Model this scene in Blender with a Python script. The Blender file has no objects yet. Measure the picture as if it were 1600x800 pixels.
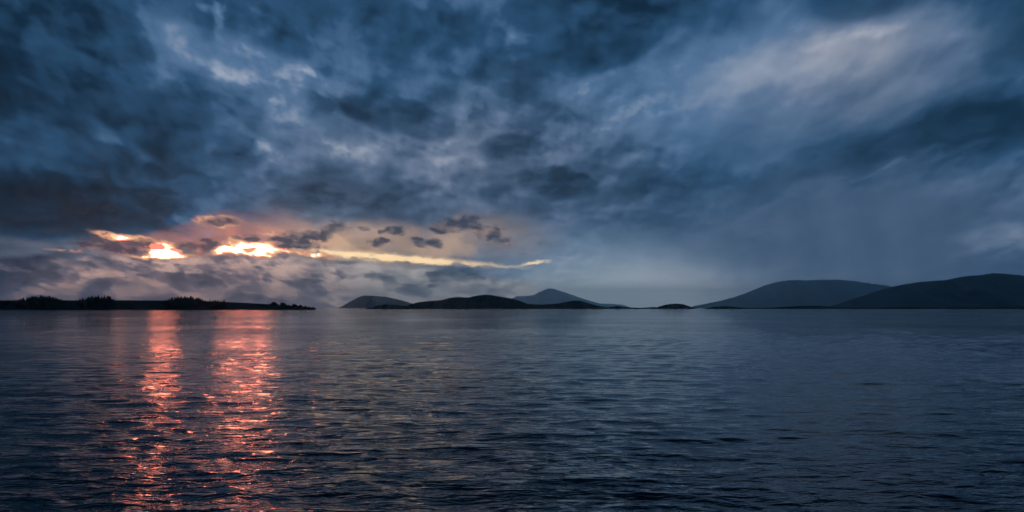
import bpy, math, random
import numpy as np
from mathutils import Vector

random.seed(7)
rng = np.random.default_rng(7)
scene = bpy.context.scene
R = math.radians

# ------------------------------------------------------------------ camera
FPX = 1386.0                      # focal length in pixels of the 1600 px wide frame (60 degrees across)
CAMZ = 4.2
HORIZON = 481.3                    # frame row of the true horizon
PITCH = math.atan((HORIZON - 400.0) / FPX)
cam_d = bpy.data.cameras.new('camera')
cam = bpy.data.objects.new('camera', cam_d)
scene.collection.objects.link(cam)
cam_d.sensor_width = 36.0
cam_d.lens = 36.0 * FPX / 1600.0
cam_d.clip_start = 0.1
cam_d.clip_end = 200000.0
cam.location = (0, 0, CAMZ)
cam.rotation_euler = (math.pi / 2 + PITCH, 0, 0)
scene.camera = cam


def ray(x, y):
    """unit direction of a point of the 1600x800 frame, x right, y forward, z up"""
    a, b = (x - 800.0) / FPX, (400.0 - y) / FPX
    cp, sp = math.cos(PITCH), math.sin(PITCH)
    v = Vector((a, cp - b * sp, sp + b * cp))
    return v.normalized()


def azel(x, y):
    v = ray(x, y)
    return math.atan2(v.x, v.y) * 1000.0, math.asin(v.z) * 1000.0      # milliradians


# ------------------------------------------------------------------ render and exposure
scene.render.engine = 'CYCLES'
scene.view_settings.view_transform = 'Standard'
scene.view_settings.look = 'None'
scene.view_settings.exposure = 0.0
scene.view_settings.gamma = 1.0
scene.cycles.use_denoising = True
scene.cycles.use_adaptive_sampling = True
scene.cycles.adaptive_threshold = 0.03
scene.cycles.adaptive_min_samples = 12
scene.cycles.max_bounces = 6
scene.cycles.volume_bounces = 2
scene.cycles.sample_clamp_indirect = 4.0

# ------------------------------------------------------------------ sun, low behind the cloud gap
SUN_AZ, SUN_EL = azel(388, 384)
SUN_AZ /= 1000.0
SUN_EL /= 1000.0
sun_d = bpy.data.lights.new('sun', 'SUN')
sun_d.energy = 0.002
sun_d.angle = R(3.0)
sun_d.color = (1.0, 0.33, 0.22)
sun = bpy.data.objects.new('sun', sun_d)
scene.collection.objects.link(sun)
sd = Vector((math.sin(SUN_AZ) * math.cos(SUN_EL), math.cos(SUN_AZ) * math.cos(SUN_EL), math.sin(SUN_EL)))
sun.rotation_euler = sd.to_track_quat('Z', 'Y').to_euler()
sun.location = (0, 0, 50)


# ------------------------------------------------------------------ node helpers
class Tree:
    def __init__(self, nt):
        self.nt = nt
        self.n = nt.nodes
        self.l = nt.links

    def put(self, sock, v):
        if isinstance(v, S):
            self.l.new(v.s, sock)
        elif isinstance(v, bpy.types.NodeSocket):
            self.l.new(v, sock)
        else:
            sock.default_value = v

    def math(self, op, a, b=None, c=None, clamp=False):
        m = self.n.new('ShaderNodeMath')
        m.operation = op
        m.use_clamp = clamp
        self.put(m.inputs[0], a)
        if b is not None:
            self.put(m.inputs[1], b)
        if c is not None:
            self.put(m.inputs[2], c)
        return S(self, m.outputs[0])

    def vmath(self, op, a, b=None, scale=None):
        m = self.n.new('ShaderNodeVectorMath')
        m.operation = op
        self.put(m.inputs[0], a)
        if b is not None:
            self.put(m.inputs[1], b)
        if scale is not None:
            self.put(m.inputs['Scale'], scale)
        return m

    def comb(self, x, y, z=0.0):
        c = self.n.new('ShaderNodeCombineXYZ')
        for s, v in zip(c.inputs, (x, y, z)):
            self.put(s, v)
        return c.outputs[0]

    def noise(self, vec, scale, detail=6, rough=0.5, lac=2.0, dist=0.0, kind='FBM', out=0):
        k = self.n.new('ShaderNodeTexNoise')
        k.noise_dimensions = '2D'
        k.noise_type = kind
        if kind == 'FBM':
            k.normalize = True
        self.put(k.inputs['Vector'], vec)
        for nm, v in (('Scale', scale), ('Detail', detail), ('Roughness', rough), ('Lacunarity', lac), ('Distortion', dist)):
            k.inputs[nm].default_value = v
        return S(self, k.outputs[0]) if out == 0 else k.outputs[1]

    def ramp01(self, v, a, b, lo=0.0, hi=1.0, kind='SMOOTHSTEP'):
        m = self.n.new('ShaderNodeMapRange')
        m.interpolation_type = kind
        m.clamp = True
        self.put(m.inputs[0], v)
        for i, q in enumerate((a, b, lo, hi)):
            self.put(m.inputs[i + 1], q)
        return S(self, m.outputs[0])

    def mix(self, fac, a, b, blend='MIX'):
        m = self.n.new('ShaderNodeMix')
        m.data_type = 'RGBA'
        m.blend_type = blend
        m.clamp_factor = True
        self.put(m.inputs[0], fac)
        self.put(m.inputs[6], a)
        self.put(m.inputs[7], b)
        return m.outputs[2]

    def cramp(self, fac, stops):
        c = self.n.new('ShaderNodeValToRGB')
        e = c.color_ramp.elements
        while len(e) < len(stops):
            e.new(0.5)
        for el, (p, col) in zip(e, stops):
            el.position = p
            el.color = (*col, 1.0)
        self.put(c.inputs[0], fac)
        return c.outputs[0]


class S:
    def __init__(self, t, s):
        self.t, self.s = t, s

    def __add__(self, o): return self.t.math('ADD', self, o)
    __radd__ = __add__
    def __sub__(self, o): return self.t.math('SUBTRACT', self, o)
    def __rsub__(self, o): return self.t.math('SUBTRACT', o, self)
    def __mul__(self, o): return self.t.math('MULTIPLY', self, o)
    __rmul__ = __mul__
    def __truediv__(self, o): return self.t.math('DIVIDE', self, o)
    def __rtruediv__(self, o): return self.t.math('DIVIDE', o, self)
    def clamp(self): return self.t.math('ADD', self, 0.0, clamp=True)


def lin(r, g, b):
    def f(c):
        c /= 255.0
        return c / 12.92 if c <= 0.04045 else ((c + 0.055) / 1.055) ** 2.4
    return (f(r), f(g), f(b))


# ------------------------------------------------------------------ sky
world = bpy.data.worlds.new('World')
scene.world = world
world.use_nodes = True
world.cycles.sampling_method = 'MANUAL'
world.cycles.sample_map_resolution = 1024
wt = world.node_tree
wt.nodes.clear()
T = Tree(wt)
coord = wt.nodes.new('ShaderNodeTexCoord').outputs['Generated']
sep = wt.nodes.new('ShaderNodeSeparateXYZ')
wt.links.new(coord, sep.inputs[0])
dx, dy, dz = (S(T, sep.outputs[i]) for i in range(3))
zc = T.math('MAXIMUM', dz, 0.0)
AZ = T.math('ARCTAN2', dx, dy) * 1000.0
EL = T.math('ARCSINE', dz) * 1000.0
UV = T.comb(AZ, EL)
ZERO = EL * 0.0
# the cloud deck in perspective: smaller and flatter towards the horizon, its streets fanning out overhead
azr = AZ * 0.001
fan = T.math('SQRT', azr * azr + 0.012) * T.ramp01(EL, 70.0, 260.0, 0.0, 0.07)
deck = T.comb(azr / (zc + 0.50), T.math('LOGARITHM', zc + 0.15, math.e) * 0.72 - fan)


def shift(vec, off):
    return T.vmath('ADD', vec, (off[0], off[1], 0)).outputs[0]


# the clouds' own texture: two broad fields, two finer ones, and each seen again a little nearer the light
nA = T.noise(shift(deck, (1.7, 0.4)), 2.8, 7, 0.54)
nA2 = T.noise(shift(deck, (1.7 + 0.018, 0.4 - 0.040)), 2.8, 5, 0.54)
nB = T.noise(shift(deck, (6.3, 3.9)), 3.2, 6, 0.56)
nC = T.noise(shift(deck, (5.2, 2.4)), 10.0, 4, 0.54)
nC2 = T.noise(shift(deck, (5.2 + 0.007, 2.4 - 0.013)), 10.0, 4, 0.54)
nE = T.noise(shift(deck, (9.1, 3.3)), 12.0, 4, 0.55)
nF = T.noise(shift(deck, (3.7, 8.1)), 40.0, 3, 0.62)
relief = nA - nA2
relief2 = nC - nC2


def warp(ax, ay, amp):
    return T.comb(AZ + (ax - 0.5) * amp[0], EL + (ay - 0.5) * amp[1])


UVb = warp(nB, nA, (190, 130))                           # big masses: ragged, drifting outlines
UVm = T.comb(AZ + (nB - 0.5) * 60.0 + (nE - 0.5) * 46.0, EL + (nA - 0.5) * 40.0 + (nC - 0.5) * 34.0)   # bright wisps
UVs = warp(nE, nC, (36, 22))                             # small clouds and cloud tops
UVt = warp(nE, nC, (26, 16))                             # the tears before the sun


_turned = {}


def turned(uv, rot):
    """the sky's coordinates turned by rot degrees, so that slanting masses can be laid in them"""
    rot = 0 if abs(rot) < 1.5 else round(rot / 4.0) * 4
    if rot == 0:
        return uv, 0.0
    key = (uv.as_pointer(), rot)
    if key not in _turned:
        c, n = math.cos(R(rot)), math.sin(R(rot))
        _turned[key] = T.comb(S(T, T.vmath('DOT_PRODUCT', uv, (c, n, 0)).outputs['Value']),
                              S(T, T.vmath('DOT_PRODUCT', uv, (-n, c, 0)).outputs['Value']))
    return _turned[key], R(rot)


def blob(uv, x, y, rx, ry, rot, soft=1.0, amp=1.0):
    """one mass of cloud: an ellipse of the sky, centre and radii given by where it stands in the frame"""
    a, e = azel(x, y)
    k = 1000.0 / FPX
    ca = math.cos(a / 1000.0)
    vec, t = turned(uv, rot)
    c, n = math.cos(t), math.sin(t)
    a, e = a * c + e * n, -a * n + e * c
    sx, sy = 1.0 / (rx * k * ca * ca), 1.0 / (ry * k * ca)
    m = T.vmath('MULTIPLY_ADD', vec, (sx, sy, 0))
    m.inputs[2].default_value = (-a * sx, -e * sy, 0)
    ln = T.vmath('LENGTH', m.outputs[0]).outputs['Value']
    return T.ramp01(ln, 1.0, 1.0 - soft, 0.0, amp)


def blobs(uv, rows, start):
    acc = start
    for r in rows:
        acc = acc + blob(uv, *r[:5], soft=(r[6] if len(r) > 6 else 1.0), amp=r[5])
    return acc


# smooth where the rain falls
rain = blob(UVb, 1300, 400, 560, 215, 0, 0.7)
calm = 1.0 - T.math('MAXIMUM', rain * 0.88, blob(UVb, 1300, 120, 440, 190, 0, 0.6, amp=0.72))

L = blobs(UVb, [
    # broad light and shade: x, y, rx, ry, rot, amp, softness
    (60, 110, 260, 190, 0, -0.24), (110, 250, 280, 120, 0, -0.10), (40, 325, 380, 90, 0, -0.16, 0.7), (250, 60, 120, 100, 0, 0.08),
    (380, 120, 200, 120, -24, 0.18), (480, 225, 180, 80, -20, 0.13), (590, 40, 170, 80, 0, 0.14),
    (800, 85, 130, 75, 0, 0.16), (670, 262, 230, 70, -8, 0.17), (985, 0, 190, 45, 0, -0.22),
    (960, 150, 160, 80, 16, 0.14), (1150, 120, 340, 160, 12, 0.28), (1400, 105, 320, 100, 4, 0.22),
    (1440, 215, 400, 46, 8, -0.20, 0.8), (1600, 60, 130, 170, 0, -0.14), (1590, 398, 120, 30, 0, 0.22),
], ZERO + 0.45)
# masses with an outline of their own, paler along the rim
rims = ZERO
for q in [(430, 45, 90, 46, -28, 0.09, 0.5), (690, 70, 190, 66, -12, 0.10, 0.45), (625, 178, 145, 42, -12, 0.15, 0.5), (370, 232, 78, 46, -8, 0.14, 0.6),
          (965, 62, 125, 56, 20, 0.13, 0.45), (1350, 0, 190, 62, -4, 0.18, 0.7), (868, 286, 78, 26, 0, 0.13, 0.55), (500, 165, 60, 22, -28, 0.07, 0.5),
          (800, 235, 80, 30, 12, 0.07, 0.5)]:
    mm = blob(UVm, *q[:5], soft=q[6])
    L = L - mm * q[5]
    rims = rims + mm * (1.0 - mm) * (q[5] * 2.2)
L = L + rims * T.ramp01(nE, 0.35, 0.62, 0.2, 1.2)
L = L - T.ramp01(EL, 260.0, 650.0) * 0.42                # added darkening overhead, mostly out of view, to dim the water's reflections


def crest(n, edge):
    """a sheet of cloud: nothing before its edge, a bright thin rim, then darker as it thickens"""
    g = lambda v: (v, v, v)
    c = T.cramp(n, [(0.0, g(0.45)), (edge - 0.035, g(0.45)), (edge + 0.005, g(0.92)), (edge + 0.045, g(0.66)), (edge + 0.12, g(0.30)), (edge + 0.25, g(0.16))])
    return S(T, c) - 0.5


sheet1, sheet2, sheet3 = crest(nA, 0.49), crest(nB, 0.50), crest(nC, 0.51)
L = L + calm * (sheet1 * 0.14 + sheet2 * 0.09 + sheet3 * 0.06 + (T.math('ABSOLUTE', nC - 0.5) - 0.08) * 0.36 + relief * 1.25 + relief2 * 0.65)
wisp = blobs(UVm, [
    (356, 14, 18, 44, 0, 0.30), (332, 14, 22, 12, 20, 0.2), (490, 112, 90, 16, -36, 0.20), (185, 222, 100, 18, -28, 0.24), (445, 240, 46, 16, -28, 0.16),
    (365, 157, 34, 10, 0, 0.15), (812, 78, 46, 34, 0, 0.12), (955, 140, 56, 30, 16, 0.09), (735, 262, 60, 16, -8, 0.12),
    (1340, 62, 130, 16, 4, 0.09), (1490, 60, 60, 30, 0, 0.07), (1430, 252, 200, 10, 12, 0.12), (640, 35, 50, 18, -20, 0.10), (295, 330, 60, 24, -28, 0.12),
], ZERO)
L = L + wisp * T.ramp01(nE + (nF - 0.5) * 0.5, 0.34, 0.62, 0.15, 1.15)
# mist at the foot of the rain, thinning to the right
foot = blob(UVs, 930, 470, 330, 130, 0)
L = L + foot * 0.55 + blob(UVs, 1250, 475, 440, 90, 0, amp=0.20)
# shafts of rain
ax = T.comb(AZ * 0.034 + EL * 0.006, EL * 0.0016)
L = L + (T.noise(ax, 1.0, 2, 0.5) - 0.5) * rain * 0.09 + rain * 0.045
# the dark shelf above the gap, cut off straight along its foot
shelf = blob(UVs, 60, 318, 310, 62, -2, 0.45)
L = L - shelf * 0.24

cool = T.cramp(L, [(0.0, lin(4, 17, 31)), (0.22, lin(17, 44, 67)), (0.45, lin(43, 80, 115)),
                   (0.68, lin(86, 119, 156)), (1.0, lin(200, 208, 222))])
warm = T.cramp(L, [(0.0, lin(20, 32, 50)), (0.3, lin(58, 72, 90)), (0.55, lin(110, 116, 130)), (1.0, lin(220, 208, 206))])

# the low bank of cloud along the horizon, warm under the gap
bank = blob(UVs, 330, 482, 660, 86, -1, 0.12) * T.ramp01(AZ, azel(960, 440)[0], azel(760, 440)[0])
bank_n = T.noise(shift(deck, (2.1, 7.3)), 7.0, 4, 0.52)
bank_r = bank_n - T.noise(shift(deck, (2.1 - 0.01, 7.3 + 0.04)), 7.0, 4, 0.52)
bank_L = 0.58 + (bank_n - 0.5) * 0.40 + crest(bank_n, 0.5) * 0.50 + sheet3 * 0.30 + bank_r * 2.2 + relief2 * 1.0
bank_L = blobs(UVs, [(20, 440, 190, 110, 0, -0.30), (620, 455, 320, 60, 0, 0.08)], bank_L)
bank_c = T.cramp(bank_L, [(0.0, lin(36, 42, 58)), (0.3, lin(82, 78, 92)), (0.55, lin(132, 118, 126)), (1.0, lin(240, 196, 178))])
bank_c2 = T.cramp(bank_L, [(0.0, lin(50, 62, 76)), (0.4, lin(104, 112, 124)), (1.0, lin(196, 192, 188))])
bank_c = T.mix(T.ramp01(AZ, azel(350, 440)[0], azel(640, 440)[0]), bank_c, bank_c2)

wfac = blobs(UVs, [(140, 392, 330, 34, 0, 0.9, 0.5)], ZERO) + blobs(UVb, [(480, 390, 400, 120, 0, 0.75), (720, 260, 440, 170, 0, 0.36), (1350, 110, 300, 130, 0, 0.40)], ZERO) - shelf
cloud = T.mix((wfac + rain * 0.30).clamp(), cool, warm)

cloud = T.mix(foot * 0.75, cloud, (*lin(146, 166, 173), 1))

# light through the gap
glow = blobs(UVm, [(580, 380, 320, 48, 0, 0.95), (390, 368, 190, 56, 0, 0.62), (270, 390, 170, 30, 0, 0.7), (770, 372, 150, 60, 0, 0.62)], ZERO) - shelf * 0.8
peach = T.mix(T.ramp01(AZ, azel(330, 380)[0], azel(560, 380)[0]), (*lin(240, 148, 122), 1), (*lin(232, 190, 154), 1))
peach = T.mix(T.ramp01(AZ, azel(560, 380)[0], azel(860, 380)[0]), peach, (*lin(152, 142, 140), 1))
cloud = T.mix(glow.clamp() * T.ramp01(nE + (nC - 0.5) * 0.6, 0.30, 0.60, 0.60, 1.0), cloud, peach)
line = blobs(warp(nE, nF, (20, 7)), [(630, 404, 240, 7.5, -2.2, 1.0), (560, 399, 190, 12, -2.2, 0.5), (835, 411, 34, 4, 8, 0.7)], ZERO)
cloud = T.mix((line * T.ramp01(nE + (nF - 0.5) * 0.8, 0.28, 0.55, 0.45, 1.15)).clamp(), cloud, (1.6, 1.15, 0.62, 1))
cloud = T.mix(bank, cloud, bank_c)

# tears in the cloud where the sun stands
tears = blobs(UVt, [(392, 387, 80, 22, -4, 1.17), (262, 391, 52, 15, -4, 1.1), (338, 392, 34, 12, 0, 0.6),
                    (215, 376, 100, 12, -8, 0.62), (245, 398, 80, 9, 0, 0.62), (480, 396, 80, 9, -4, 0.6), (450, 368, 80, 12, 0, 0.45),
                    (350, 348, 70, 18, -8, 0.35), (110, 390, 60, 8, 0, 0.25)],
              ZERO)
tears = (tears + ((nE - 0.5) * 0.9 + (nC - 0.5) * 0.5 + (nF - 0.5) * 1.5) * T.ramp01(tears, 0.0, 0.3)).clamp()
sunny = T.cramp(tears, [(0.0, (0.40, 0.20, 0.17)), (0.22, (0.72, 0.33, 0.24)), (0.50, (1.15, 0.56, 0.27)), (0.72, (2.6, 1.3, 0.7)), (0.95, (34.0, 7.6, 4.1))])
cloud = T.mix(T.ramp01(tears, 0.03, 0.40), cloud, sunny)

# scraps of dark cloud hanging in the gap
scud = blobs(UVt, [(475, 368, 66, 18, 4, 1.25), (462, 386, 62, 13, 0, 1.2), (616, 365, 34, 14, 8, 1.35), (590, 381, 32, 8, 0, 1.2), (566, 360, 22, 8, 0, 1.0),
                   (522, 354, 40, 14, 0, 1.0), (668, 377, 46, 12, 0, 1.15), (712, 350, 60, 18, 6, 1.2), (695, 356, 30, 8, 0, 1.0),
                   (762, 366, 52, 23, -12, 1.2), (350, 348, 44, 11, 0, 1.2), (388, 374, 36, 9, -4, 1.1),
                   (288, 387, 28, 16, 0, 1.2), (324, 384, 30, 19, 0, 1.2), (170, 384, 88, 16, -3, 1.2),
                   (236, 381, 48, 10, -6, 1.1), (392, 391, 20, 7, 0, 1.1), (430, 378, 26, 6, 0, 1.0)],
             ZERO)
sc_n = scud + ((nC - 0.5) * 0.5 + (nE - 0.5) * 0.5 + (nF - 0.5) * 2.2) * T.ramp01(scud, 0.0, 0.30)
sc_m = T.ramp01(sc_n, 0.05, 0.85)
scud_c = T.mix(T.ramp01(AZ, azel(280, 380)[0], azel(480, 380)[0]), (*lin(84, 66, 78), 1), (*lin(52, 62, 80), 1))
scud_c = T.mix((relief2 * 5.0 + (nF - 0.5) * 0.9 + 0.08).clamp(), scud_c, (*lin(172, 146, 136), 1))
cloud = T.mix(sc_m * 0.95, cloud, scud_c)

nish = wt.nodes.new('ShaderNodeTexSky')
nish.sky_type = 'NISHITA'
nish.sun_disc = False
nish.sun_elevation = SUN_EL
nish.sun_rotation = SUN_AZ
bg_sky = wt.nodes.new('ShaderNodeBackground')
wt.links.new(nish.outputs[0], bg_sky.inputs[0])
bg_sky.inputs[1].default_value = 0.05
low = T.ramp01(EL, 0.0, 120.0, 1.30, 1.0) + foot * 0.35              # the lowest cloud is seen through the veil of haze
cloud = T.vmath('SCALE', cloud, scale=low).outputs[0]
bg_cloud = wt.nodes.new('ShaderNodeBackground')
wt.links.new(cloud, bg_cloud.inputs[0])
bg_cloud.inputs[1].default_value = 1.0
ms = wt.nodes.new('ShaderNodeMixShader')
ms.inputs[0].default_value = 0.995                        # a sliver of the clear dusk sky shines through
wt.links.new(bg_sky.outputs[0], ms.inputs[1])
wt.links.new(bg_cloud.outputs[0], ms.inputs[2])
wo = wt.nodes.new('ShaderNodeOutputWorld')
wt.links.new(ms.outputs[0], wo.inputs[0])


# ------------------------------------------------------------------ mesh helpers
def link(o, parent=None):
    scene.collection.objects.link(o)
    if parent is not None:
        o.parent = parent
    return o


def tag(o, label=None, cat=None, group=None, kind=None):
    for k, v in (('label', label), ('category', cat), ('group', group), ('kind', kind)):
        if v:
            o[k] = v
    return o


def mesh_np(name, verts, faces, mat, smooth=True):
    me = bpy.data.meshes.new(name)
    verts = np.asarray(verts, dtype=np.float32)
    faces = np.asarray(faces, dtype=np.int32)
    k = faces.shape[1]
    me.vertices.add(len(verts))
    me.vertices.foreach_set('co', verts.ravel())
    me.loops.add(faces.size)
    me.loops.foreach_set('vertex_index', faces.ravel())
    me.polygons.add(len(faces))
    me.polygons.foreach_set('loop_start', np.arange(0, faces.size, k, dtype=np.int32))
    me.update(calc_edges=True)
    me.validate()
    me.polygons.foreach_set('use_smooth', np.full(len(faces), smooth))
    me.materials.append(mat)
    return me


def grid_faces(nr, nc, wrap=False):
    i = np.arange(nr - 1)[:, None]
    j = np.arange(nc if wrap else nc - 1)[None, :]
    j2 = (j + 1) % nc
    a = i * nc + j
    b = i * nc + j2
    c = (i + 1) * nc + j2
    d = (i + 1) * nc + j
    return np.stack([a, b, c, d], -1).reshape(-1, 4)


def new_mat(name):
    m = bpy.data.materials.new(name)
    m.use_nodes = True
    nt = m.node_tree
    b = nt.nodes['Principled BSDF']
    return m, Tree(nt), b


# smooth value noise for the shapes of the land
_perm = rng.random((64, 64))


def vnoise(x, y):
    x = np.asarray(x, float)
    y = np.asarray(y, float)
    xi, yi = np.floor(x).astype(int), np.floor(y).astype(int)
    fx, fy = x - xi, y - yi
    fx, fy = fx * fx * (3 - 2 * fx), fy * fy * (3 - 2 * fy)
    g = lambda a, b: _perm[a % 64, b % 64]
    return (g(xi, yi) * (1 - fx) + g(xi + 1, yi) * fx) * (1 - fy) + (g(xi, yi + 1) * (1 - fx) + g(xi + 1, yi + 1) * fx) * fy


def fbm(x, y, o=4):
    s, a, t = 0.0, 0.5, 0.0
    for k in range(o):
        s = s + a * vnoise(x * 2 ** k + 17.3 * k, y * 2 ** k + 9.1 * k)
        t += a
        a *= 0.5
    return s / t


# ------------------------------------------------------------------ water
def water_material():
    m, t, b = new_mat('lake_water')
    b.inputs['Base Color'].default_value = (0.0020, 0.0200, 0.0360, 1)
    b.inputs['Roughness'].default_value = 0.05
    b.inputs['IOR'].default_value = 1.333
    b.inputs['Specular IOR Level'].default_value = 0.17
    co = t.n.new('ShaderNodeTexCoord').outputs['Object']
    mp = t.n.new('ShaderNodeMapping')
    mp.inputs['Rotation'].default_value = (0, 0, R(-9))
    mp.inputs['Scale'].default_value = (0.55, 1.0, 1.0)
    t.l.new(co, mp.inputs[0])
    gust = t.ramp01(t.noise(co, 0.022, 3, 0.55), 0.34, 0.66, 0.45, 1.30)
    h1 = t.noise(mp.outputs[0], 2.0, 3, 0.5, dist=0.3)
    h2 = t.noise(mp.outputs[0], 7.0, 2, 0.5)
    h0 = t.noise(mp.outputs[0], 0.35, 2, 0.5)
    h = (h0 * 0.20 + h1 * 0.088 + h2 * 0.017) * gust
    bp = t.n.new('ShaderNodeBump')
    bp.inputs['Strength'].default_value = 1.0
    bp.inputs['Distance'].default_value = 1.0
    bp.inputs['Filter Width'].default_value = 0.01
    t.put(bp.inputs['Height'], h)
    t.l.new(bp.outputs[0], b.inputs['Normal'])
    return m


def build_water():
    # rings of points about the shore the viewer stands on, fine in front, coarse behind
    front = np.linspace(R(-40), R(40), 560)
    rear = np.linspace(R(40), R(320), 58)[1:-1]
    ang = np.concatenate([front, rear])
    radii = [1.5]
    while radii[-1] < 50000:
        r = radii[-1]
        radii.append(r + max(0.075 if r > 9 else 0.5, 0.0045 * r if r < 400 else 0.06 * r))
    rad = np.array(radii)
    step = np.gradient(rad)
    rr, aa = np.meshgrid(rad, ang, indexing='ij')
    st = np.repeat(step[:, None], len(ang), 1)
    X, Y = rr * np.sin(aa), rr * np.cos(aa)
    Z = np.zeros_like(X)
    dX, dY = np.zeros_like(X), np.zeros_like(X)
    wr = np.random.default_rng(11)
    for k in range(80):
        lam = 0.35 * (3.8 / 0.35) ** wr.random()
        th = R(-99) + wr.normal(0, R(30))
        kx, ky = math.cos(th) * 2 * math.pi / lam, math.sin(th) * 2 * math.pi / lam
        amp = 0.0020 * lam ** 0.72
        ph = wr.random() * 6.283
        fade = np.clip((lam / (st + 1e-6) - 2.5) / 3.0, 0, 1)
        arg = kx * X + ky * Y + ph
        Z += amp * fade * np.cos(arg)
        dX -= 0.8 * amp * fade * math.cos(th) * np.sin(arg)
        dY -= 0.8 * amp * fade * math.sin(th) * np.sin(arg)
    X = X + dX
    Y = Y + dY
    v = np.stack([X, Y, Z], -1).reshape(-1, 3)
    f = grid_faces(len(rad), len(ang), wrap=True)[:, ::-1]
    me = mesh_np('water', v, f, water_material())
    o = link(bpy.data.objects.new('water', me))
    tag(o, 'dark rippled lake water with two pink streaks of reflected sunset', 'water', kind='structure')


build_water()


# ------------------------------------------------------------------ hills
def land_material(name, c1, c2, scale):
    m, t, b = new_mat(name)
    co = t.n.new('ShaderNodeTexCoord').outputs['Object']
    n = t.noise(co, scale, 6, 0.6)
    t.put(b.inputs['Base Color'], t.cramp(n, [(0.3, c1), (0.7, c2)]))
    b.inputs['Roughness'].default_value = 0.95
    b.inputs['Specular IOR Level'].default_value = 0.1
    bp = t.n.new('ShaderNodeBump')
    bp.inputs['Strength'].default_value = 0.7
    bp.inputs['Distance'].default_value = 1.5 / scale * 0.2
    t.put(bp.inputs['Height'], n)
    t.l.new(bp.outputs[0], b.inputs['Normal'])
    return m


def hill(name, outline, dist, depth, mat, label, cat='hill', rough=0.03, n=150):
    """a hill whose ridge runs across the view at dist; outline gives the skyline, depth how far its flanks reach"""
    xs = np.linspace(outline[0][0], outline[-1][0], n)
    px, py = zip(*outline)
    # smooth the traced skyline a little
    ys = np.interp(xs, px, py)
    ker = np.array([1, 2, 3, 2, 1]) / 9.0
    ysm = np.convolve(np.pad(ys, 2, mode='edge'), ker, 'valid')
    ysm[0], ysm[-1] = ys[0], ys[-1]
    ts = np.linspace(-1, 1, 33)
    V = np.zeros((len(xs), len(ts), 3))
    for i, (x, y) in enumerate(zip(xs, ysm)):
        d = ray(x, y)
        Yr = dist * (1 + 0.05 * math.sin(i * 0.11 + dist) + 0.03 * math.sin(i * 0.31))
        k = Yr / d.y
        X, Zr = d.x * k, CAMZ + d.z * k
        Zr += rough * Zr * (fbm(np.array([x * 0.13]), np.array([3.3 + dist * 0.01]), 5)[0] - 0.5)
        w = depth * (0.35 + 0.65 * min(1.0, max(Zr, 0) / (0.02 * dist)))
        for j, t in enumerate(ts):
            h = (0.5 + 0.5 * math.cos(math.pi * min(1, abs(t)))) ** 0.85
            V[i, j] = (X, Yr + t * w, max(Zr, 0.2) * h)
    gully = fbm(V[..., 0] / (depth * 0.35) + 5, V[..., 1] / (depth * 0.35) + 2, 4)
    edge = (1 - np.abs(ts))[None, :] * np.abs(ts)[None, :] * 4
    V[..., 2] *= 1 - 0.75 * edge * gully
    V[..., 2] -= 0.8 * (np.abs(ts)[None, :] > 0.99)
    me = mesh_np(name, V.reshape(-1, 3), grid_faces(len(xs), len(ts))[:, ::-1], mat)
    o = link(bpy.data.objects.new(name, me))
    tag(o, label, cat, kind='structure')
    return o


moor = land_material('moor', (0.020, 0.026, 0.018), (0.055, 0.060, 0.036), 0.01)
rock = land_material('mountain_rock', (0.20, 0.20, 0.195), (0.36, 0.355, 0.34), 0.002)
B = 486.0
hill('hill', [(523, B), (530, 481), (545, 472.5), (558, 465.5), (568, 462), (580, 462), (600, 463.5), (615, 466), (630, 470), (642, 473.5), (660, 478), (690, B)],
     19000, 1800, moor, 'hazy blue round hill right of the wooded point')
hill('hill', [(560, B), (575, 481), (590, 477), (605, 475.5), (620, 476.5), (640, 479), (665, B)],
     3600, 220, moor, 'small dark low hill in front of the hazy round hill')
hill('hill', [(600, B), (640, 476), (655, 472), (668, 470.5), (690, 469), (704, 465), (716, 464), (732, 465), (745, 461.8), (757, 460), (768, 461), (785, 464),
              (805, 467.5), (815, 471), (824, 474.8), (845, 476), (870, 474.5), (885, 471.5), (897, 469.5), (908, 470), (920, 474), (930, 477), (950, 480.5), (975, B)],
     4200, 380, moor, 'long dark hill with two rises at the middle of the far shore', rough=0.035, n=220)
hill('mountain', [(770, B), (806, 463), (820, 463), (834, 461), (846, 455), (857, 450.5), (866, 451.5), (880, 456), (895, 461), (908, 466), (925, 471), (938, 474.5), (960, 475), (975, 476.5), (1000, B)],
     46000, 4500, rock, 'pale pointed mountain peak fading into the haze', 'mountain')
hill('hill', [(930, B), (950, 480), (966, 478), (975, 480), (1000, 481), (1025, 479.5), (1030, B)],
     4600, 160, moor, 'thin dark strip of shore left of the small rounded islet')
hill('hill', [(1012, B), (1024, 481), (1036, 477), (1048, 474.8), (1058, 474.3), (1068, 475.5), (1078, 479), (1087, 482), (1096, B)],
     4400, 180, moor, 'small rounded dark islet under the falling rain')
hill('hill', [(1090, B), (1105, 481), (1120, 479), (1138, 478), (1152, 480), (1165, 481.5), (1200, 481), (1225, 479.5), (1250, 478), (1275, 477.5), (1300, 479.5), (1330, 481), (1400, 480), (1500, 481), (1640, 480), (1800, B)],
     4000, 170, moor, 'long thin dark strip of low shore below the right hills', n=160)
hill('hill', [(1050, B), (1100, 475), (1125, 470), (1150, 463.5), (1175, 454), (1195, 446), (1215, 440), (1235, 437.5), (1260, 438), (1280, 437), (1310, 437), (1335, 439),
              (1360, 443), (1385, 446), (1420, 455), (1480, 470), (1540, B)],
     30000, 3500, moor, 'broad hazy blue hill with a rounded top under the rain')
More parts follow.
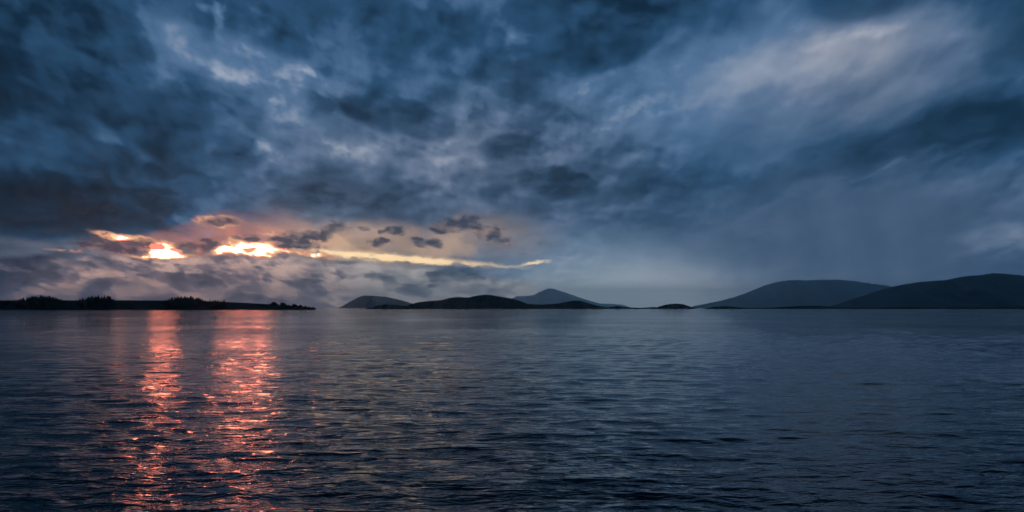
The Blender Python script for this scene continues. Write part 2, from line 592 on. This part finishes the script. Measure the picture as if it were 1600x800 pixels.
hill('hill', [(1290, B), (1340, 466), (1370, 455), (1392, 448.5), (1400, 447), (1420, 443), (1445, 439.5), (1480, 437.5), (1495, 434), (1510, 431), (1530, 430),
              (1548, 427), (1565, 427), (1585, 429), (1610, 432), (1660, 440), (1720, 452), (1800, B)],
     11000, 1800, moor, 'tall dark blue hill at the right end of the far shore')
hill('hill', [(480, B), (497, 482.3), (512, 481.8), (530, 482.5), (560, B)], 18000, 400, moor, 'faint thin strip of far shore beyond the wooded point')


# ------------------------------------------------------------------ wooded headland on the left
SHORE, BACK = 2000.0, 2210.0
TOP = [(-420, 470), (-100, 469.5), (0, 469.3), (100, 469.2), (200, 469.2), (255, 469.6), (330, 470.8), (370, 472.5), (420, 475.3), (450, 478), (470, 480), (485, 481.6), (494, 484.2), (498, 487)]
tpx, tpy = zip(*TOP)


def shore_y(X):
    return SHORE + 10 * (fbm(np.asarray(X) / 60 + 3, np.asarray(X) * 0 + 1.5, 3) - 0.5)


def headland_z(X, Y):
    X = np.asarray(X, float)
    Y = np.asarray(Y, float)
    px = 800 + FPX * X / np.maximum(Y, BACK) / math.cos(PITCH)
    top = np.maximum(CAMZ + BACK * (HORIZON - np.interp(px, tpx, tpy)) / FPX, -0.6)
    d = Y - shore_y(X)
    t = np.clip(d / (BACK - SHORE), 0, 1)
    prof = 0.14 * np.clip(d / 6.0, 0, 1) + 0.86 * (t * t * (3 - 2 * t))
    rear = np.clip((2480 - Y) / 170.0, 0, 1)
    rear = rear * rear * (3 - 2 * rear)
    z = top * prof * rear
    bump = (fbm(X / 14, Y / 14, 3) - 0.5) * 0.8 * np.clip(d / 10, 0, 1) * np.clip(top / 3, 0, 1)
    return np.where(d < 0, -0.6, z + bump - 0.05)


def build_headland():
    xs = np.arange(-1900, -430, 4.0)
    ysp = np.concatenate([np.arange(1988, 2025, 1.5), np.arange(2025, 2225, 6), np.arange(2225, 2500, 14)])
    X, Y = np.meshgrid(xs, ysp, indexing='ij')
    Z = headland_z(X, Y)
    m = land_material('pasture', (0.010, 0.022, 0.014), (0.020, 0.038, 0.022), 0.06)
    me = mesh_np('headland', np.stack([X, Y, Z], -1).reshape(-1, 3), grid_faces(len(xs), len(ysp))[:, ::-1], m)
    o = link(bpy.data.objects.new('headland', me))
    tag(o, 'low dark grassy headland with groves of trees on the left', 'headland', kind='structure')


build_headland()


# ------------------------------------------------------------------ trees
def leaf_material(name, c1, c2):
    m, t, b = new_mat(name)
    co = t.n.new('ShaderNodeTexCoord').outputs['Object']
    t.put(b.inputs['Base Color'], t.cramp(t.noise(co, 1.3, 3, 0.6), [(0.3, c1), (0.7, c2)]))
    b.inputs['Roughness'].default_value = 0.85
    b.inputs['Specular IOR Level'].default_value = 0.2
    return m


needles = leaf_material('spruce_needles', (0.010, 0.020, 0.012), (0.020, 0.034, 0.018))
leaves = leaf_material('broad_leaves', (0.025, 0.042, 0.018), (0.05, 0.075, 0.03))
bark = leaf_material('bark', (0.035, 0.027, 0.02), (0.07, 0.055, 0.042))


def tube_mesh(name, pts, sides=6):
    """pts: list of polylines, each a list of (x, y, z, radius)"""
    V, F = [], []
    for line in pts:
        base = len(V)
        for (x, y, z, r) in line:
            for k in range(sides):
                a = 2 * math.pi * k / sides
                V.append((x + r * math.cos(a), y + r * math.sin(a), z))
        for i in range(len(line) - 1):
            for k in range(sides):
                k2 = (k + 1) % sides
                F.append((base + i * sides + k, base + i * sides + k2, base + (i + 1) * sides + k2, base + (i + 1) * sides + k))
    return mesh_np(name, V, F, bark)


def spruce_meshes(seed):
    """a spruce 10 m tall: trunk, and a crown of drooping boughs in uneven whorls"""
    r = random.Random(seed)
    lean = r.uniform(-0.25, 0.25)
    trunk = tube_mesh('trunk', [[(lean * (z / 10) ** 2, 0, z, 0.20 * (1 - z / 10.2) + 0.01) for z in (-0.6, 1, 3, 5, 7, 8.6, 9.9)]])
    V, F = [], []
    z = 0.8
    wid = r.uniform(2.6, 3.6)
    while z < 9.9:
        f = 1 - z / 10
        R0 = wid * (f ** 0.7) * r.uniform(0.72, 1.12) + 0.08
        nb = 9 if z < 7 else 6
        off = r.random() * 6.28
        for k in range(nb):
            a = off + 2 * math.pi * k / nb + r.uniform(-0.25, 0.25)
            L_ = R0 * r.uniform(0.6, 1.15)
            wd = 0.22 + 0.28 * L_
            cx, sx = math.cos(a), math.sin(a)
            x0 = lean * (z / 10) ** 2
            droop = -0.28 * L_ + r.uniform(-0.12, 0.12)
            b = len(V)
            up = 0.16 + 0.1 * r.random()
            V += [(x0, 0, z + 0.22), (x0 + cx * L_ * 0.55 - sx * wd, sx * L_ * 0.55 + cx * wd, z + droop * 0.6 - 0.1),
                  (x0 + cx * L_, sx * L_, z + droop + up * 0.5), (x0 + cx * L_ * 0.55 + sx * wd, sx * L_ * 0.55 - cx * wd, z + droop * 0.6 - 0.1),
                  (x0 + cx * L_ * 0.5, sx * L_ * 0.5, z + droop * 0.4 + up), (x0 + cx * L_ * 0.35, sx * L_ * 0.35, z - 0.55)]
            F += [(b, b + 1, b + 4), (b + 1, b + 2, b + 4), (b + 2, b + 3, b + 4), (b + 3, b, b + 4), (b, b + 5, b + 1), (b + 1, b + 5, b + 2), (b + 2, b + 5, b + 3), (b + 3, b + 5, b)]
        z += 0.46 * (0.55 + 0.6 * f)
    b = len(V)
    V += [(lean - 0.10, -0.06, 9.3), (lean + 0.10, -0.06, 9.3), (lean, 0.1, 9.3), (lean, 0, 10.35)]
    F += [(b, b + 1, b + 3), (b + 1, b + 2, b + 3), (b + 2, b, b + 3)]
    return trunk, mesh_np('crown', V, F, needles, smooth=False)


def broadleaf_meshes(seed, lobes):
    """a broad-leaved tree or bush 6 m tall: limbs, and leaf clumps scattered through an uneven crown"""
    r = random.Random(seed)
    limbs = [[(0, 0, -0.5, 0.22), (0.05, 0, 1.2, 0.17), (0.1, 0.05, 2.6, 0.1)]]
    V, F = [], []
    for (cx, cy, cz, rad) in lobes:
        limbs.append([(0.05, 0, 1.0, 0.1), (cx * 0.5, cy * 0.5, (1.0 + cz) * 0.5, 0.07), (cx, cy, cz, 0.03)])
        for _ in range(int(150 * rad * rad)):
            u = Vector((r.gauss(0, 1), r.gauss(0, 1), r.gauss(0, 1))).normalized() * rad * (r.random() ** 0.4)
            p = Vector((cx, cy, cz)) + Vector((u.x, u.y, u.z * 0.8))
            d1 = Vector((r.gauss(0, 1), r.gauss(0, 1), r.gauss(0, 1))).normalized() * r.uniform(0.18, 0.34)
            d2 = d1.orthogonal().normalized() * r.uniform(0.12, 0.26)
            b = len(V)
            V += [tuple(p - d1), tuple(p + d2), tuple(p + d1), tuple(p - d2)]
            F.append((b, b + 1, b + 2, b + 3))
    return tube_mesh('trunk', limbs), mesh_np('crown', V, F, leaves, smooth=False)


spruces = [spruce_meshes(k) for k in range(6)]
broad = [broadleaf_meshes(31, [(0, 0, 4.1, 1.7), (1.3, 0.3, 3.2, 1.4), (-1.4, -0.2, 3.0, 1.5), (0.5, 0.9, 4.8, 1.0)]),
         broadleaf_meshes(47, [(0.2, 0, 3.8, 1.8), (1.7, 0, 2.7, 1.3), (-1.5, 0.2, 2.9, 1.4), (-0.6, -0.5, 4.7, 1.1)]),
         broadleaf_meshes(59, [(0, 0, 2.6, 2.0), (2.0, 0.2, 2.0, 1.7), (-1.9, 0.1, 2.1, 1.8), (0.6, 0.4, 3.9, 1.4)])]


def plant(name, pair, x, y, top_px, label, group, cat='tree', unit=10.2, wide=1.0):
    """a tree on the headland at depth y whose crown reaches the height seen at frame point (x, top_px)"""
    d = ray(x, top_px)
    k = y / d.y
    X, Zt = d.x * k, CAMZ + d.z * k
    z0 = float(headland_z(X, y))
    s = max(Zt - z0, 1.2) / unit
    root = link(bpy.data.objects.new(name, None))
    root.location = (X, y, z0)
    root.rotation_euler = (0, 0, random.uniform(0, 6.28))
    w = s * wide * random.uniform(0.85, 1.15)
    root.scale = (w, w, s)
    root.empty_display_size = 1
    tag(root, label, cat, group)
    for nm, me in zip(('trunk', 'crown'), pair):
        link(bpy.data.objects.new(nm, me), root)
    return root


def grove(x0, x1, n, tops, label, group):
    tx, ty = zip(*tops)
    for i in range(n):
        x = x0 + (x1 - x0) * (i + 0.5 + random.uniform(-0.6, 0.6)) / n
        row = i % 3
        y = (2022, 2066, 2112)[row] + random.uniform(-14, 14)
        top = float(np.interp(x, tx, ty)) + (3.4, 1.2, 0.0)[row] + random.choice((-0.9, -0.3, 0, 0.3, 0.8, 1.5)) - 0.5
        plant('spruce_tree', random.choice(spruces), x, y, min(top, 475), label, group, wide=random.uniform(1.0, 1.4))


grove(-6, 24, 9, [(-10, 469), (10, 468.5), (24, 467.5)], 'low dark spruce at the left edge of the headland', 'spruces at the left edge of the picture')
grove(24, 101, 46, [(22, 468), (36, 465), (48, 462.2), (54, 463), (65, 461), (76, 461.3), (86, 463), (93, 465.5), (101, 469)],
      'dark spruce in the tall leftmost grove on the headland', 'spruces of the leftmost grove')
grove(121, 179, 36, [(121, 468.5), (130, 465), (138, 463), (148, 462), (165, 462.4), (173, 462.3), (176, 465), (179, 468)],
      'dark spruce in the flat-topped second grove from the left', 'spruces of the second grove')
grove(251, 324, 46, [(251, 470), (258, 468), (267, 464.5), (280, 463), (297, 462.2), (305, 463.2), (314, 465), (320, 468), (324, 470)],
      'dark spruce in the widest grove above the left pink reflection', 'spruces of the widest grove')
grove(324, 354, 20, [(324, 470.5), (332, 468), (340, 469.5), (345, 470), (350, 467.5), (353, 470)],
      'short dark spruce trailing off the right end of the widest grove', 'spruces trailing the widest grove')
for x, y, top, k, w, lab in [
        (428, 2092, 471.2, 0, 1.45, 'tallest round-crowned tree on the tapering right point of the headland'),
        (435, 2076, 475.6, 2, 1.2, 'small bush between the two tallest round-crowned trees on the point'),
        (442.5, 2084, 472.2, 1, 1.5, 'second round-crowned tree from the left on the headland point'),
        (452, 2068, 476.0, 2, 1.3, 'low bush right of the second round-crowned tree on the headland point'),
        (460, 2064, 474.5, 1, 1.5, 'third round-crowned tree on the headland point, lower than the others'),
        (468, 2056, 476.0, 2, 1.3, 'bush just right of the third round-crowned tree on the point'),
        (476.5, 2044, 477.8, 2, 1.5, 'low wide bush near the tip of the headland point'),
        (482, 2038, 478.9, 2, 1.4, 'second last low bush towards the tip of the headland point'),
        (488, 2032, 479.6, 2, 1.6, 'last low bush at the very tip of the headland point')]:
    plant('bush' if 'bush' in lab else 'broadleaf_tree', broad[k], x, y, top, lab, 'trees and bushes on the headland point',
          'bush' if 'bush' in lab else 'tree', unit=5.9 if k < 2 else 5.2, wide=w)


# ------------------------------------------------------------------ haze over the lake
def build_haze():
    hx, hy0, hy1, z0, z1 = 56000, -56000, 56000, -3.0, 1180.0
    V = [(-hx, hy0, z0), (hx, hy0, z0), (hx, hy1, z0), (-hx, hy1, z0), (-hx, hy0, z1), (hx, hy0, z1), (hx, hy1, z1), (-hx, hy1, z1)]
    F = [(0, 3, 2, 1), (4, 5, 6, 7), (0, 1, 5, 4), (1, 2, 6, 5), (2, 3, 7, 6), (3, 0, 4, 7)]
    m = bpy.data.materials.new('rain_haze')
    m.use_nodes = True
    nt = m.node_tree
    nt.nodes.clear()
    out = nt.nodes.new('ShaderNodeOutputMaterial')
    v = nt.nodes.new('ShaderNodeVolumePrincipled')
    v.inputs['Color'].default_value = (0.62, 0.90, 1.0, 1)
    v.inputs['Density'].default_value = 3.1e-5
    v.inputs['Anisotropy'].default_value = 0.82
    nt.links.new(v.outputs[0], out.inputs['Volume'])
    m.cycles.homogeneous_volume = True
    me = mesh_np('haze', V, F, m, smooth=False)
    o = link(bpy.data.objects.new('haze', me))
    tag(o, 'thin blue evening haze over the whole lake', 'haze', kind='stuff')


build_haze()
